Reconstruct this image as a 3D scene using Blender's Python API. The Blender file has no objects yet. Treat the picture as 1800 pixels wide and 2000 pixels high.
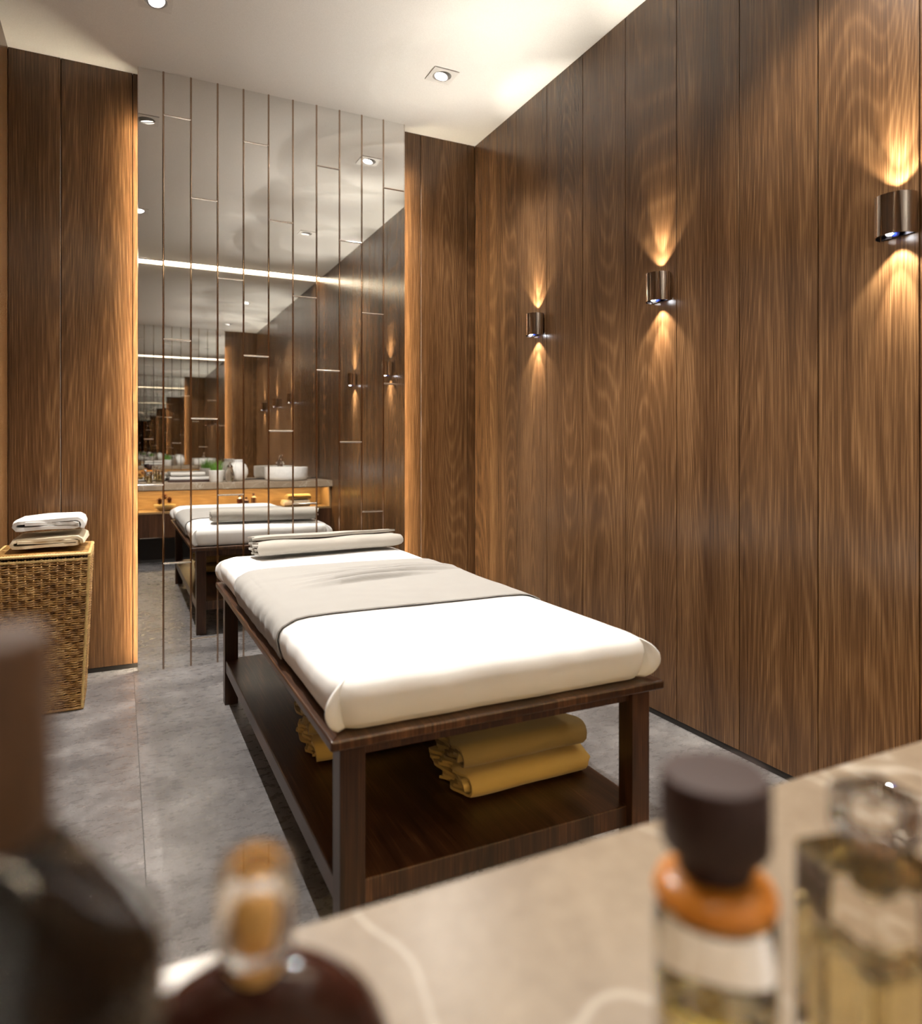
import bpy, bmesh, math, random
from mathutils import Vector, Matrix, noise
random.seed(7)
PI = math.pi
scene = bpy.context.scene
COL = scene.collection

# ---------------------------------------------------------------- camera, world, exposure
THETA = math.radians(25.97)
cam_d = bpy.data.cameras.new('camera')
cam = bpy.data.objects.new('camera', cam_d); COL.objects.link(cam)
cam.location = (0, 0, 1.2)
cam.rotation_euler = (PI/2, 0, -THETA)
cam_d.sensor_fit = 'HORIZONTAL'; cam_d.sensor_width = 36; cam_d.lens = 27.3
cam_d.shift_y = -122/1800
cam_d.clip_start = 0.01
cam_d.dof.use_dof = True; cam_d.dof.focus_distance = 3.0; cam_d.dof.aperture_fstop = 2.7
scene.camera = cam

w = bpy.data.worlds.new('world'); scene.world = w; w.use_nodes = True
w.node_tree.nodes['Background'].inputs[0].default_value = (0.5, 0.55, 0.7, 1)
w.node_tree.nodes['Background'].inputs[1].default_value = 0.02
vs = scene.view_settings
vs.view_transform = 'Standard'; vs.look = 'None'; vs.exposure = 0.45; vs.gamma = 1.0; vs.use_curve_mapping = False
try:
    cy = scene.cycles
    cy.max_bounces = 14; cy.glossy_bounces = 12; cy.diffuse_bounces = 3; cy.transmission_bounces = 8
    cy.use_adaptive_sampling = True; cy.adaptive_threshold = 0.20
    cy.sample_clamp_indirect = 4.0
    cy.caustics_reflective = True; cy.caustics_refractive = True; cy.blur_glossy = 1.0
except Exception:
    pass

# strengths of the lamps of the room (W, or radiance of the emitting surfaces)
P_DOWN_L, P_DOWN_LN, P_DOWN_R, P_DOWN_RN = 320, 75, 70, 100
P_SCONCE, P_SCONCE_UP = 10, 46
L_COVE, L_BACKLIGHT, L_NICHE = 15, 58, 60
C_DOWN = (1.0, 0.95, 0.88)
C_WARM = (1.0, 0.87, 0.64)
C_SCONCE = (1.0, 0.92, 0.76)
C_NICHE = (1.0, 0.72, 0.34)

# ---------------------------------------------------------------- dimensions
XL, XR = -0.519, 2.168          # wall faces
YB, YM, YV = 4.235, 4.145, -0.10  # back wall face, mirror face, vanity wall
ZC = 3.264
PW = 0.342

# ---------------------------------------------------------------- helpers
def link(o, parent=None):
    COL.objects.link(o)
    if parent is not None: o.parent = parent
    return o

def obj(name, bm, mat, parent=None, loc=(0,0,0), rot=(0,0,0), smooth=False, bevel=0, bseg=2, angle=None):
    me = bpy.data.meshes.new(name)
    bmesh.ops.recalc_face_normals(bm, faces=bm.faces)
    bm.to_mesh(me); bm.free()
    if mat is not None: me.materials.append(mat)
    o = bpy.data.objects.new(name, me)
    o.location = loc; o.rotation_euler = rot
    link(o, parent)
    if smooth or angle:
        for p in me.polygons: p.use_smooth = True
    if angle:
        sharp_by_angle(me, angle)
    if bevel:
        m = o.modifiers.new('bevel', 'BEVEL'); m.width = bevel; m.segments = bseg; m.limit_method = 'ANGLE'
        m.harden_normals = False
    return o

def sharp_by_angle(me, deg):
    bm = bmesh.new(); bm.from_mesh(me)
    for e in bm.edges:
        e.smooth = not (len(e.link_faces) == 2 and e.calc_face_angle(0) > math.radians(deg))
    bm.to_mesh(me); bm.free()

def inst(src, parent=None, loc=(0,0,0), rot=None):
    o = src.copy(); o.location = loc
    if rot is not None: o.rotation_euler = rot
    COL.objects.link(o); o.parent = parent
    return o

def thing(name, label, cat, loc=(0,0,0), rot=(0,0,0), group=None):
    o = bpy.data.objects.new(name, None); o.empty_display_size = 0.05
    o.location = loc; o.rotation_euler = rot; link(o)
    o['label'] = label; o['category'] = cat
    if group: o['group'] = group
    return o

def tag(o, label, cat, group=None):
    o['label'] = label; o['category'] = cat
    if group: o['group'] = group
    return o

def struct(o, label, cat):
    o['kind'] = 'structure'; o['label'] = label; o['category'] = cat
    return o

def add_box(bm, x0, x1, y0, y1, z0, z1):
    vv = [bm.verts.new(p) for p in ((x0,y0,z0),(x1,y0,z0),(x1,y1,z0),(x0,y1,z0),(x0,y0,z1),(x1,y0,z1),(x1,y1,z1),(x0,y1,z1))]
    for f in ((0,1,2,3),(4,5,6,7),(0,1,5,4),(1,2,6,5),(2,3,7,6),(3,0,4,7)):
        bm.faces.new([vv[i] for i in f])
    return vv

def box(x0, x1, y0, y1, z0, z1):
    bm = bmesh.new(); add_box(bm, x0, x1, y0, y1, z0, z1); return bm

def add_lathe(bm, prof, n=32, cx=0, cy=0, sx=1, sy=1, closed=False):
    rings = []
    for r, z in prof:
        if r < 1e-6: rings.append([bm.verts.new((cx, cy, z))])
        else: rings.append([bm.verts.new((cx+sx*r*math.cos(2*PI*i/n), cy+sy*r*math.sin(2*PI*i/n), z)) for i in range(n)])
    pairs = list(zip(rings[:-1], rings[1:]))
    if closed: pairs.append((rings[-1], rings[0]))
    for a, b in pairs:
        for i in range(n):
            j = (i+1) % n
            if len(a) == 1 and len(b) == 1: continue
            if len(a) == 1: bm.faces.new((a[0], b[i], b[j]))
            elif len(b) == 1: bm.faces.new((a[i], a[j], b[0]))
            else: bm.faces.new((a[i], a[j], b[j], b[i]))

def lathe(prof, n=32, **k):
    bm = bmesh.new(); add_lathe(bm, prof, n, **k); return bm

def add_tube(bm, path, r, n=8, closed=False, cap=True, rfun=None):
    path = [Vector(p) for p in path]; m = len(path); rings = []
    prev = None
    for i, p in enumerate(path):
        if closed: t = path[(i+1) % m] - path[i-1]
        else: t = path[min(i+1, m-1)] - path[max(i-1, 0)]
        t.normalize()
        ref = prev if prev is not None else (Vector((0,0,1)) if abs(t.z) < 0.9 else Vector((1,0,0)))
        a = ref - t*ref.dot(t)
        if a.length < 1e-6: a = t.orthogonal()
        a.normalize(); b = t.cross(a); prev = a
        rr = r*(rfun(i) if rfun else 1)
        rings.append([bm.verts.new(p + a*rr*math.cos(2*PI*k/n) + b*rr*math.sin(2*PI*k/n)) for k in range(n)])
    idx = range(m if closed else m-1)
    for i in idx:
        A, B = rings[i], rings[(i+1) % m]
        for k in range(n):
            bm.faces.new((A[k], A[(k+1)%n], B[(k+1)%n], B[k]))
    if cap and not closed:
        bm.faces.new(rings[0][::-1]); bm.faces.new(rings[-1])

def lights(name, kind, energy, color, loc, rot, parent, **kw):
    d = bpy.data.lights.new(name, kind); d.energy = energy; d.color = color
    for k, v in kw.items(): setattr(d, k, v)
    o = bpy.data.objects.new(name, d); o.location = loc; o.rotation_euler = rot
    link(o, parent); return o

# ---------------------------------------------------------------- materials
class MatB:
    def __init__(self, name):
        self.m = bpy.data.materials.new(name); self.m.use_nodes = True
        self.nt = self.m.node_tree; self.b = self.nt.nodes['Principled BSDF']
    def n(self, typ, **kw):
        nd = self.nt.nodes.new(typ)
        for k, v in kw.items():
            if k.startswith('i_'):
                key = k[2:]
                key = int(key) if key.isdigit() else key.replace('_', ' ')
                nd.inputs[key].default_value = v
            else: setattr(nd, k, v)
        return nd
    def l(self, a, b): self.nt.links.new(a, b)
    def set(self, **kw):
        for k, v in kw.items(): self.b.inputs[k.replace('_', ' ')].default_value = v
        return self
    def math(self, op, a, b=None):
        nd = self.n('ShaderNodeMath', operation=op)
        for i, x in enumerate((a, b)):
            if x is None: continue
            if isinstance(x, (int, float)): nd.inputs[i].default_value = x
            else: self.l(x, nd.inputs[i])
        return nd.outputs[0]
    def ramp(self, fac, stops):
        r = self.n('ShaderNodeValToRGB'); e = r.color_ramp.elements
        while len(e) < len(stops): e.new(0.5)
        for k, (p, c) in enumerate(stops): e[k].position = p; e[k].color = (*c, 1)
        self.l(fac, r.inputs[0]); return r.outputs[0]
    def coords(self, scale=(1,1,1), rnd=False):
        tc = self.n('ShaderNodeTexCoord'); out = tc.outputs['Object']
        if rnd:
            oi = self.n('ShaderNodeObjectInfo')
            mul = self.n('ShaderNodeVectorMath', operation='SCALE'); mul.inputs[0].default_value = (37.1, 11.7, 53.3)
            self.l(oi.outputs['Random'], mul.inputs['Scale'])
            ad = self.n('ShaderNodeVectorMath', operation='ADD'); self.l(out, ad.inputs[0]); self.l(mul.outputs[0], ad.inputs[1])
            out = ad.outputs[0]
        mp = self.n('ShaderNodeMapping'); mp.inputs['Scale'].default_value = scale
        self.l(out, mp.inputs[0]); return mp.outputs[0]
    def noise(self, vec, scale, detail=3, rough=0.5, dist=0):
        nd = self.n('ShaderNodeTexNoise'); nd.inputs['Scale'].default_value = scale
        nd.inputs['Detail'].default_value = detail; nd.inputs['Roughness'].default_value = rough
        nd.inputs['Distortion'].default_value = dist
        self.l(vec, nd.inputs['Vector']); return nd.outputs[0]
    def bump(self, h, strength, dist=0.002):
        bp = self.n('ShaderNodeBump'); bp.inputs['Strength'].default_value = strength; bp.inputs['Distance'].default_value = dist
        self.l(h, bp.inputs['Height']); self.l(bp.outputs[0], self.b.inputs['Normal'])

def plain(name, col, rough=0.5, metal=0, noise_amt=0.06, nscale=30, bump=0.0, **kw):
    M = MatB(name); M.set(Roughness=rough, Metallic=metal, **kw)
    v = M.coords(); n = M.noise(v, nscale, 4)
    lo = tuple(max(0, c*(1-noise_amt)) for c in col); hi = tuple(min(1, c*(1+noise_amt)) for c in col)
    M.l(M.ramp(n, [(0.3, lo), (0.7, hi)]), M.b.inputs['Base Color'])
    if bump: M.bump(n, bump)
    return M.m

def wood(name, dark, mid, light, axis='z', rough=0.28, spec=0.5, fig=1.0, fscale=1.0, bump=0.12, coat=0.0):
    M = MatB(name); M.set(Roughness=rough); M.b.inputs['Specular IOR Level'].default_value = spec
    if coat:
        M.b.inputs['Coat Weight'].default_value = coat; M.b.inputs['Coat Roughness'].default_value = 0.12
    def sc(across, along):
        return {'z': (across, across, along), 'x': (along, across, across), 'y': (across, along, across), 'yz': (across, along, along)}[axis]
    vA = M.coords(sc(3.3*fscale, 0.27*fscale), rnd=True)
    big = M.noise(vA, 1.0, 0.0, 0.4, 0.0)
    vF = M.coords(sc(300*fscale, 5.0*fscale), rnd=True)
    fib = M.noise(vF, 1.0, 2, 0.55)
    vT = M.coords(sc(7*fscale, 0.05*fscale), rnd=True)
    tone = M.noise(vT, 1.0, 1, 0.5)
    ang = M.math('ADD', M.math('MULTIPLY', big, 300.0*fig), M.math('MULTIPLY', fib, 1.8))
    rings = M.math('MULTIPLY_ADD', M.math('SINE', ang), 0.5)
    rings.node.inputs[2].default_value = 0.5
    rings = M.math('POWER', rings, 2.5)
    med = M.noise(M.coords(sc(34*fscale, 0.7*fscale), rnd=True), 1.0, 2, 0.55)
    f = M.math('ADD', M.math('MULTIPLY', fib, 0.56), M.math('MULTIPLY', rings, 0.07))
    f = M.math('ADD', f, M.math('MULTIPLY', M.math('SUBTRACT', med, 0.5), 0.16))
    f = M.math('ADD', f, -0.05)
    f = M.math('ADD', f, M.math('MULTIPLY', tone, 0.34))
    f = M.math('ADD', f, 0.10)
    oi = M.n('ShaderNodeObjectInfo')
    f = M.math('ADD', f, M.math('MULTIPLY', M.math('SUBTRACT', oi.outputs['Random'], 0.5), 0.06))
    M.l(M.ramp(f, [(0.36, dark), (0.56, mid), (0.80, light)]), M.b.inputs['Base Color'])
    M.bump(fib, bump, 0.0012)
    return M.m

def emit(name, col, strength):
    M = MatB(name); M.set(Roughness=0.4)
    M.b.inputs['Base Color'].default_value = (*col, 1)
    M.b.inputs['Emission Color'].default_value = (*col, 1)
    M.b.inputs['Emission Strength'].default_value = strength
    return M.m

def glass(name, col=(1,1,1), rough=0.0, ior=1.45):
    M = MatB(name); M.set(Roughness=rough, IOR=ior, Transmission_Weight=1.0)
    v = M.coords(); n = M.noise(v, 20, 2)
    M.l(M.ramp(n, [(0.2, tuple(c*0.98 for c in col)), (0.8, col)]), M.b.inputs['Base Color'])
    return M.m

M_OAK = wood('brown_oak_panel', (0.042,0.018,0.0070), (0.104,0.051,0.021), (0.260,0.142,0.062), rough=0.26, spec=0.5)
M_TABLE = wood('dark_walnut', (0.012,0.0045,0.002), (0.046,0.018,0.008), (0.17,0.078,0.036), axis='yz', rough=0.3, spec=0.5, fig=0.5, bump=0.25)
M_TABLE_Z = wood('dark_walnut_upright', (0.012,0.0045,0.002), (0.046,0.018,0.008), (0.17,0.078,0.036), axis='z', rough=0.3, spec=0.5, fig=0.4, bump=0.2)
M_TABLE_Y = wood('dark_walnut_long', (0.012,0.0045,0.002), (0.046,0.018,0.008), (0.17,0.078,0.036), axis='y', rough=0.3, spec=0.5, fig=0.5, bump=0.2)
M_CAB = wood('honey_oak', (0.13,0.075,0.032), (0.24,0.145,0.065), (0.38,0.25,0.12), axis='x', rough=0.35, spec=0.4, fig=0.6)
M_DARK = plain('dark_recess', (0.012,0.009,0.007), 0.6)

# plaster ceiling
M = MatB('ceiling_plaster'); M.set(Roughness=0.85)
v = M.coords(); n = M.noise(v, 260, 3)
M.l(M.ramp(n, [(0.3,(0.76,0.74,0.70)), (0.7,(0.84,0.82,0.78))]), M.b.inputs['Base Color']); M.bump(n, 0.08)
M_CEIL = M.m

# grey stone floor
M = MatB('grey_stone_floor')
v = M.coords((1,1,1), rnd=True)
n1 = M.noise(v, 3.4, 6, 0.64, 0.3); n2 = M.noise(M.coords((1,1.8,1), rnd=True), 20, 4, 0.66, 0.0); n3 = M.noise(v, 150, 2, 0.7)
f = M.math('ADD', M.math('MULTIPLY', n1, 0.66), M.math('MULTIPLY', n2, 0.12))
f = M.math('ADD', f, M.math('MULTIPLY', n3, 0.22))
M.l(M.ramp(f, [(0.34,(0.072,0.067,0.068)), (0.50,(0.145,0.136,0.136)), (0.66,(0.27,0.255,0.252))]), M.b.inputs['Base Color'])
rr = M.n('ShaderNodeMapRange'); rr.inputs['From Min'].default_value = 0.35; rr.inputs['From Max'].default_value = 0.7
rr.inputs['To Min'].default_value = 0.22; rr.inputs['To Max'].default_value = 0.42
M.l(n2, rr.inputs['Value']); M.l(rr.outputs[0], M.b.inputs['Roughness'])
M.bump(n3, 0.04, 0.001)
M_FLOOR = M.m

# beige marble counter
M = MatB('beige_marble'); M.set(Roughness=0.32)
v = M.coords()
n1 = M.noise(v, 7, 5, 0.6, 0.5); n2 = M.noise(v, 60, 5, 0.6)
mp4 = M.coords((1.0, 0.45, 1.0)); mp4.node.inputs['Location'].default_value = (0.0, 0.0, 0.6)
n4 = M.noise(mp4, 5.0, 2, 0.45, 0.5); n5 = M.noise(v, 3.0, 1)
base = M.ramp(M.math('ADD', M.math('MULTIPLY', n1, 0.7), M.math('MULTIPLY', n2, 0.3)), [(0.35,(0.26,0.195,0.135)), (0.65,(0.38,0.30,0.215))])
vein = M.ramp(M.math('ABSOLUTE', M.math('SUBTRACT', n4, 0.5)), [(0.0,(1,1,1)), (0.009,(0,0,0))])
mk = M.math('MULTIPLY', vein, M.math('MULTIPLY', n5, 0.9))
mx = M.n('ShaderNodeMix', data_type='RGBA'); M.l(mk, mx.inputs[0]); M.l(base, mx.inputs[6]); mx.inputs[7].default_value = (0.80,0.74,0.64,1)
M.l(mx.outputs[2], M.b.inputs['Base Color'])
M_MARBLE = M.m

def fabric(name, col, amt=0.05, bump=0.15):
    M = MatB(name); M.set(Roughness=0.9); M.b.inputs['Sheen Weight'].default_value = 0.15
    M.b.inputs['Specular IOR Level'].default_value = 0.15
    v = M.coords(); n = M.noise(v, 900, 2); n2 = M.noise(v, 12, 3)
    f = M.math('ADD', M.math('MULTIPLY', n, 0.5), M.math('MULTIPLY', n2, 0.5))
    M.l(M.ramp(f, [(0.3, tuple(c*(1-amt) for c in col)), (0.7, tuple(min(1, c*(1+amt)) for c in col))]), M.b.inputs['Base Color'])
    M.bump(n, bump, 0.0006)
    return M.m
M_SHEET = fabric('white_cotton', (0.86,0.85,0.83), 0.015)
M_RUNNER = fabric('grey_linen', (0.34,0.325,0.305), 0.03)
M_TOWELG = fabric('greige_towel', (0.38,0.355,0.315), 0.05, 0.35)
M_TOWELW = fabric('white_towel', (0.72,0.70,0.67), 0.04, 0.35)
M_TOWELB = fabric('cream_towel', (0.66,0.56,0.40), 0.04, 0.35)
M_TOWELY = fabric('mustard_towel', (0.50,0.34,0.11), 0.06, 0.35)
M_TOWELO = fabric('olive_towel', (0.26,0.18,0.07), 0.06, 0.35)

M_MIRROR = plain('mirror_silver', (0.83,0.83,0.82), 0.0, 1.0, 0.0)
M_BRONZE = plain('polished_bronze', (0.42,0.31,0.23), 0.10, 1.0, 0.05)
M_CHROME = plain('warm_chrome', (0.80,0.73,0.67), 0.08, 1.0, 0.02)
M_CHROMED = plain('dark_chrome', (0.10,0.095,0.10), 0.2, 1.0, 0.05)
M_GIMBAL = plain('grey_gimbal', (0.30,0.29,0.28), 0.4)
M_WHITEMET = plain('white_lacquer', (0.72,0.70,0.66), 0.4)
M_BULB = emit('lamp_lens', (1.0,0.95,0.88), 22)
M_BULB_S = emit('sconce_led', (0.92,0.95,1.0), 25)
M_BLUEGLOW = plain('blue_glow_dome', (0.03,0.07,0.55), 0.1, 0.0, 0.1)  # non-emitting blue, colours in the bluish glow beside the led
M_COVE = emit('cove_diffuser', (1.0,0.83,0.60), L_COVE)
M_BACK = emit('mirror_backlight', C_WARM, L_BACKLIGHT)
M_NICHE = emit('niche_led', C_NICHE, L_NICHE)
M_CERAMIC = plain('white_ceramic', (0.86,0.85,0.83), 0.12)
M_BLACKP = plain('black_plastic', (0.050,0.020,0.014), 0.5)
M_BLACKL = plain('black_liquid', (0.008,0.005,0.004), 0.15)
M_BROWNCAP = wood('brown_cap_wood', (0.07,0.030,0.011), (0.125,0.058,0.022), (0.21,0.10,0.04), rough=0.5, fscale=6)
M_AMBER = plain('amber_collar', (0.85,0.30,0.035), 0.3)
M_MAROON = plain('maroon_glass', (0.055,0.018,0.012), 0.12)
M_GOLD = plain('gold_core', (0.95,0.52,0.14), 0.3, 0.0)
M_GLASS = glass('clear_glass')
M_GLASSY = glass('pale_yellow_liquid', (0.93,0.84,0.50), 0.0, 1.36)
M_GLASSB = glass('smoky_glass', (0.86,0.80,0.72), 0.02)
M_WICKER = MatB('golden_wicker')
_v = M_WICKER.coords(); _n = M_WICKER.noise(_v, 18, 4, 0.7); _n2 = M_WICKER.noise(_v, 160, 2)
_f = M_WICKER.math('ADD', M_WICKER.math('MULTIPLY', _n, 0.7), M_WICKER.math('MULTIPLY', _n2, 0.3))
M_WICKER.l(M_WICKER.ramp(_f, [(0.35,(0.17,0.075,0.02)), (0.5,(0.36,0.19,0.055)), (0.66,(0.60,0.38,0.14))]), M_WICKER.b.inputs['Base Color'])
M_WICKER.set(Roughness=0.42); M_WICKER = M_WICKER.m
M_WICKERL = plain('pale_wicker_braid', (0.62,0.43,0.17), 0.45, 0, 0.2, 60)
M_WICKERD = plain('wicker_lining', (0.10,0.04,0.015), 0.8, 0, 0.3, 40)
M_GRASS = plain('grass_blade', (0.16,0.36,0.05), 0.5, 0, 0.3, 40)
M_SOIL = plain('potting_soil', (0.04,0.025,0.015), 0.9)
M_PETAL = plain('dried_petal', (0.10,0.035,0.015), 0.7, 0, 0.3)

# ================================================================= the room
def panel_mesh(w_, h_, name='wall_panel'):
    bm = box(0.0017, w_-0.0017, 0, 0.018, 0, h_)
    return bm

Z0 = 0.026
# right wall -----------------------------------------------------
wr = struct(obj('wall_right', box(XR+0.018, XR+0.12, YV-0.1, YB+0.15, 0, ZC+0.1), M_DARK), 'tall oak panelled wall on the right with the metal sconces', 'wall')
joints = [1.291+0.342*k for k in range(-4, 9)]
ys = [YV-0.02] + [j for j in joints if j > YV+0.05] + [YB+0.0]
protos = {}
def place_panels(parent, cuts, fn, name='wall_panel'):
    for a, b in zip(cuts[:-1], cuts[1:]):
        key = round(b-a, 3)
        loc, rot = fn(a, b)
        if key not in protos:
            protos[key] = obj(name, panel_mesh(b-a, ZC-Z0), M_OAK, parent, loc, rot, bevel=0.0012, bseg=1)
        else: inst(protos[key], parent, loc, rot)
# local +x along wall, local y thickness going into the wall
place_panels(wr, ys, lambda a, b: ((XR, b, Z0), (0, 0, -PI/2)))
# back wall ------------------------------------------------------
wb = struct(obj('wall_back', box(XL-0.12, XR+0.12, YB+0.018, YB+0.12, 0, ZC+0.1), M_DARK), 'oak panelled end wall behind the tall mirror', 'wall')
xs = [XL] + [0.060+PW*k for k in range(-1, 7) if XL+0.02 < 0.060+PW*k < XR-0.02] + [XR]
place_panels(wb, xs, lambda a, b: ((a, YB, Z0), (0, 0, 0)))
# left wall ------------------------------------------------------
wl = struct(obj('wall_left', box(XL-0.12, XL-0.018, YV-0.1, YB+0.15, 0, ZC+0.1), M_DARK), 'oak panelled wall at the far left edge behind the basket', 'wall')
ysl = [YV-0.02] + [YB-PW*k for k in range(12, 0, -1)] + [YB]
place_panels(wl, ysl, lambda a, b: ((XL, a, Z0), (0, 0, PI/2)))
# wall behind the vanity ----------------------------------------
wf = struct(obj('wall_front', box(XL-0.12, XR+0.12, YV-0.12, YV-0.02, 0, ZC+0.1), M_CAB), 'wall behind the vanity under the large mirror', 'wall')
# baseboards (dark shadow gaps)
for nm, b_ in (('baseboard_right', box(XR+0.008, XR+0.017, YV, YB+0.01, 0, Z0)), ('baseboard_back', box(XL, XR, YB+0.008, YB+0.017, 0, Z0)),
               ('baseboard_left', box(XL-0.017, XL-0.008, YV, YB, 0, Z0))):
    struct(obj(nm, b_, M_DARK), {'baseboard_right': 'thin dark recessed base strip under the right wall panels', 'baseboard_back': 'thin dark recessed base strip under the end wall panels', 'baseboard_left': 'thin dark recessed base strip under the left wall panels'}[nm], 'baseboard')
# ceiling with the slot of the light strip at the vanity end
hx = [0.145, 1.593]; hy = [1.65, 3.505]; hs = 0.058
cxs = [XL-0.12] + [c+k for c in hx for k in (-hs, hs)] + [XR+0.12]
cys = [YV+0.10] + [c+k for c in hy for k in (-hs, hs)] + [YB+0.15]
bm = bmesh.new()
for i in range(5):
    for j in range(5):
        if i in (1, 3) and j in (1, 3): add_box(bm, cxs[i], cxs[i+1], cys[j], cys[j+1], ZC+0.08, ZC+0.12)
        else: add_box(bm, cxs[i], cxs[i+1], cys[j], cys[j+1], ZC, ZC+0.12)
bmesh.ops.remove_doubles(bm, verts=bm.verts, dist=1e-5)
add_box(bm, XL-0.12, XR+0.12, YV-0.12, YV+0.10, ZC+0.05, ZC+0.12)
ceil = struct(obj('ceiling', bm, M_CEIL), 'plain pale plaster ceiling with square downlights', 'ceiling')
# floor
fl = struct(obj('floor', box(XL-0.12, XR+0.12, YV-0.1, YB+0.12, -0.1, -0.004), plain('tile_grout', (0.07,0.065,0.06), 0.8)), 'grey mottled stone tile floor', 'floor')
fx = [XL-0.02, 0.064, 1.264, XR+0.02]; fy = [YV-0.02, 1.19, YB+0.018]
for i in range(3):
    for j in range(2):
        g = 0.0012
        obj('floor_tile', box(0, fx[i+1]-fx[i]-2*g, 0, fy[j+1]-fy[j]-2*g, -0.012, 0), M_FLOOR, fl, (fx[i]+g, fy[j]+g, 0))

# ================================================================= tall wall mirror
MX0, MX1 = 0.086, 1.618
mir = thing('wall_mirror', 'tall mirror of narrow panes with thin bronze strips, floor to ceiling', 'mirror', (MX0, YM, 0))
W = MX1-MX0
core = obj('mirror_core', box(0.026, W-0.026, 0.034, YB-YM, 0.0, ZC), M_DARK, mir)
obj('backing_board', box(0, W, 0.008, 0.034, 0, ZC), M_BRONZE, mir)
bars = [0.211-MX0+0.1409*k for k in range(10)]
edges = [0.0] + bars + [W]
barbm = bmesh.new()
add_lathe(barbm, [(0, 0), (0.0050, 0), (0.0050, ZC), (0, ZC)], 12, sy=0.8)
b0 = obj('trim_bar', barbm, M_BRONZE, mir, (bars[0], -0.0005, 0), angle=40)
for x in bars[1:]: inst(b0, mir, (x, -0.0005, 0))
hprotos = {}
def hbar(x0, x1, z):
    key = round(x1-x0, 4)
    if key not in hprotos:
        b_ = bmesh.new(); add_tube(b_, [(0,0,0), (key,0,0)], 0.0052, 10)
        hprotos[key] = obj('cross_bar', b_, M_CHROME, mir, (x0, -0.0005, z), angle=40)
    else: inst(hprotos[key], mir, (x0, -0.0005, z))
pprotos = {}
for k in range(11):
    x0, x1 = edges[k], edges[k+1]
    zz = 2.233-0.43*k
    zs = sorted(z for z in (zz+1.2265*m for m in range(-3, 8)) if 0.06 < z < ZC-0.01)
    for z in zs: hbar(x0, x1, z)
    cuts = [0.0] + zs + [ZC]
    for a, b in zip(cuts[:-1], cuts[1:]):
        key = (round(x1-x0, 4), round(b-a, 4))
        if key not in pprotos:
            pprotos[key] = obj('mirror_pane', box(0.0006, x1-x0-0.0006, 0, 0.008, 0.0006, b-a-0.0006), M_MIRROR, mir, (x0, 0, a))
        else: inst(pprotos[key], mir, (x0, 0, a))
for nm, x0, x1 in (('light_strip', 0.020, 0.026), ('light_strip', W-0.026, W-0.020)):
    obj(nm, box(x0, x1, 0.037, 0.064, 0.03, 3.0), M_BACK, mir)
for x0, x1 in ((-0.003, 0.0), (W, W+0.003)):
    obj('edge_trim', box(x0, x1, -0.002, 0.036, 0, ZC), M_CHROME, mir)

# ================================================================= downlights
def downlight(x, y, P, aim, half, label):
    t = thing('ceiling_downlight', label, 'downlight', (x, y, ZC), group='square ceiling downlights')
    s, r = 0.072, 0.052
    bm = bmesh.new(); n = 32
    outer, inner, innerT, outT = [], [], [], []
    for i in range(n):
        a = 2*PI*i/n; c, sn = math.cos(a), math.sin(a)
        k = s/max(abs(c), abs(sn))
        outer.append(bm.verts.new((c*k, sn*k, -0.006))); outT.append(bm.verts.new((c*k, sn*k, 0.0)))
        inner.append(bm.verts.new((c*r, sn*r, -0.006))); innerT.append(bm.verts.new((c*r, sn*r, 0.05)))
    for i in range(n):
        j = (i+1) % n
        bm.faces.new((outer[i], outer[j], inner[j], inner[i])); bm.faces.new((outer[i], outer[j], outT[j], outT[i]))
        bm.faces.new((inner[i], inner[j], innerT[j], innerT[i]))
    obj('square_frame', bm, M_WHITEMET, t)
    # swivelling snoot with the lens, turned towards what it lights
    d = Vector(aim)-Vector((x, y, ZC)); rt = d.to_track_quat('-Z', 'Y').to_euler()
    g = obj('gimbal_ring', lathe([(0.036,-0.030), (0.044,-0.030), (0.044,0.016), (0.036,0.016)], 32, closed=True), M_GIMBAL, t, (0,0,0.020), rt, angle=40)
    obj('lens', lathe([(0,-0.006), (0.0355,-0.005), (0.0355,0.002), (0,0.002)], 24), M_BULB, t, (0,0,0.020), rt, smooth=False)
    q = d.normalized()*0.011
    lights('downlight_spot', 'SPOT', P, C_DOWN, (q.x, q.y, 0.020+q.z), rt, t, spot_size=math.radians(2*half), spot_blend=0.45, shadow_soft_size=0.012)
    return t
downlight(0.145, 3.50, P_DOWN_L, (0.55, 2.80, 0.70), 48, 'square downlight at the top left, above the mirror side')
downlight(1.593, 3.51, P_DOWN_R, (1.09, 3.51, 0.70), 60, 'square downlight near the far right corner of the ceiling')
downlight(0.145, 1.65, P_DOWN_LN, (0.62, 2.10, 0.70), 46, 'square downlight seen only in the mirror, left near one')
downlight(1.593, 1.65, P_DOWN_RN, (1.20, 1.10, 0.70), 60, 'square downlight seen only in the mirror, right near one')

# ceiling light strip at the vanity end
ls = thing('ceiling_light_strip', 'long glowing ceiling light strip over the vanity, seen in the mirror', 'light strip', (0, YV, ZC))
obj('diffuser', box(XL+0.01, XR-0.01, 0.004, 0.094, 0.004, 0.012), M_COVE, ls)
obj('housing', box(XL+0.005, XR-0.005, 0.002, 0.097, 0.014, 0.048), M_WHITEMET, ls)

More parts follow.
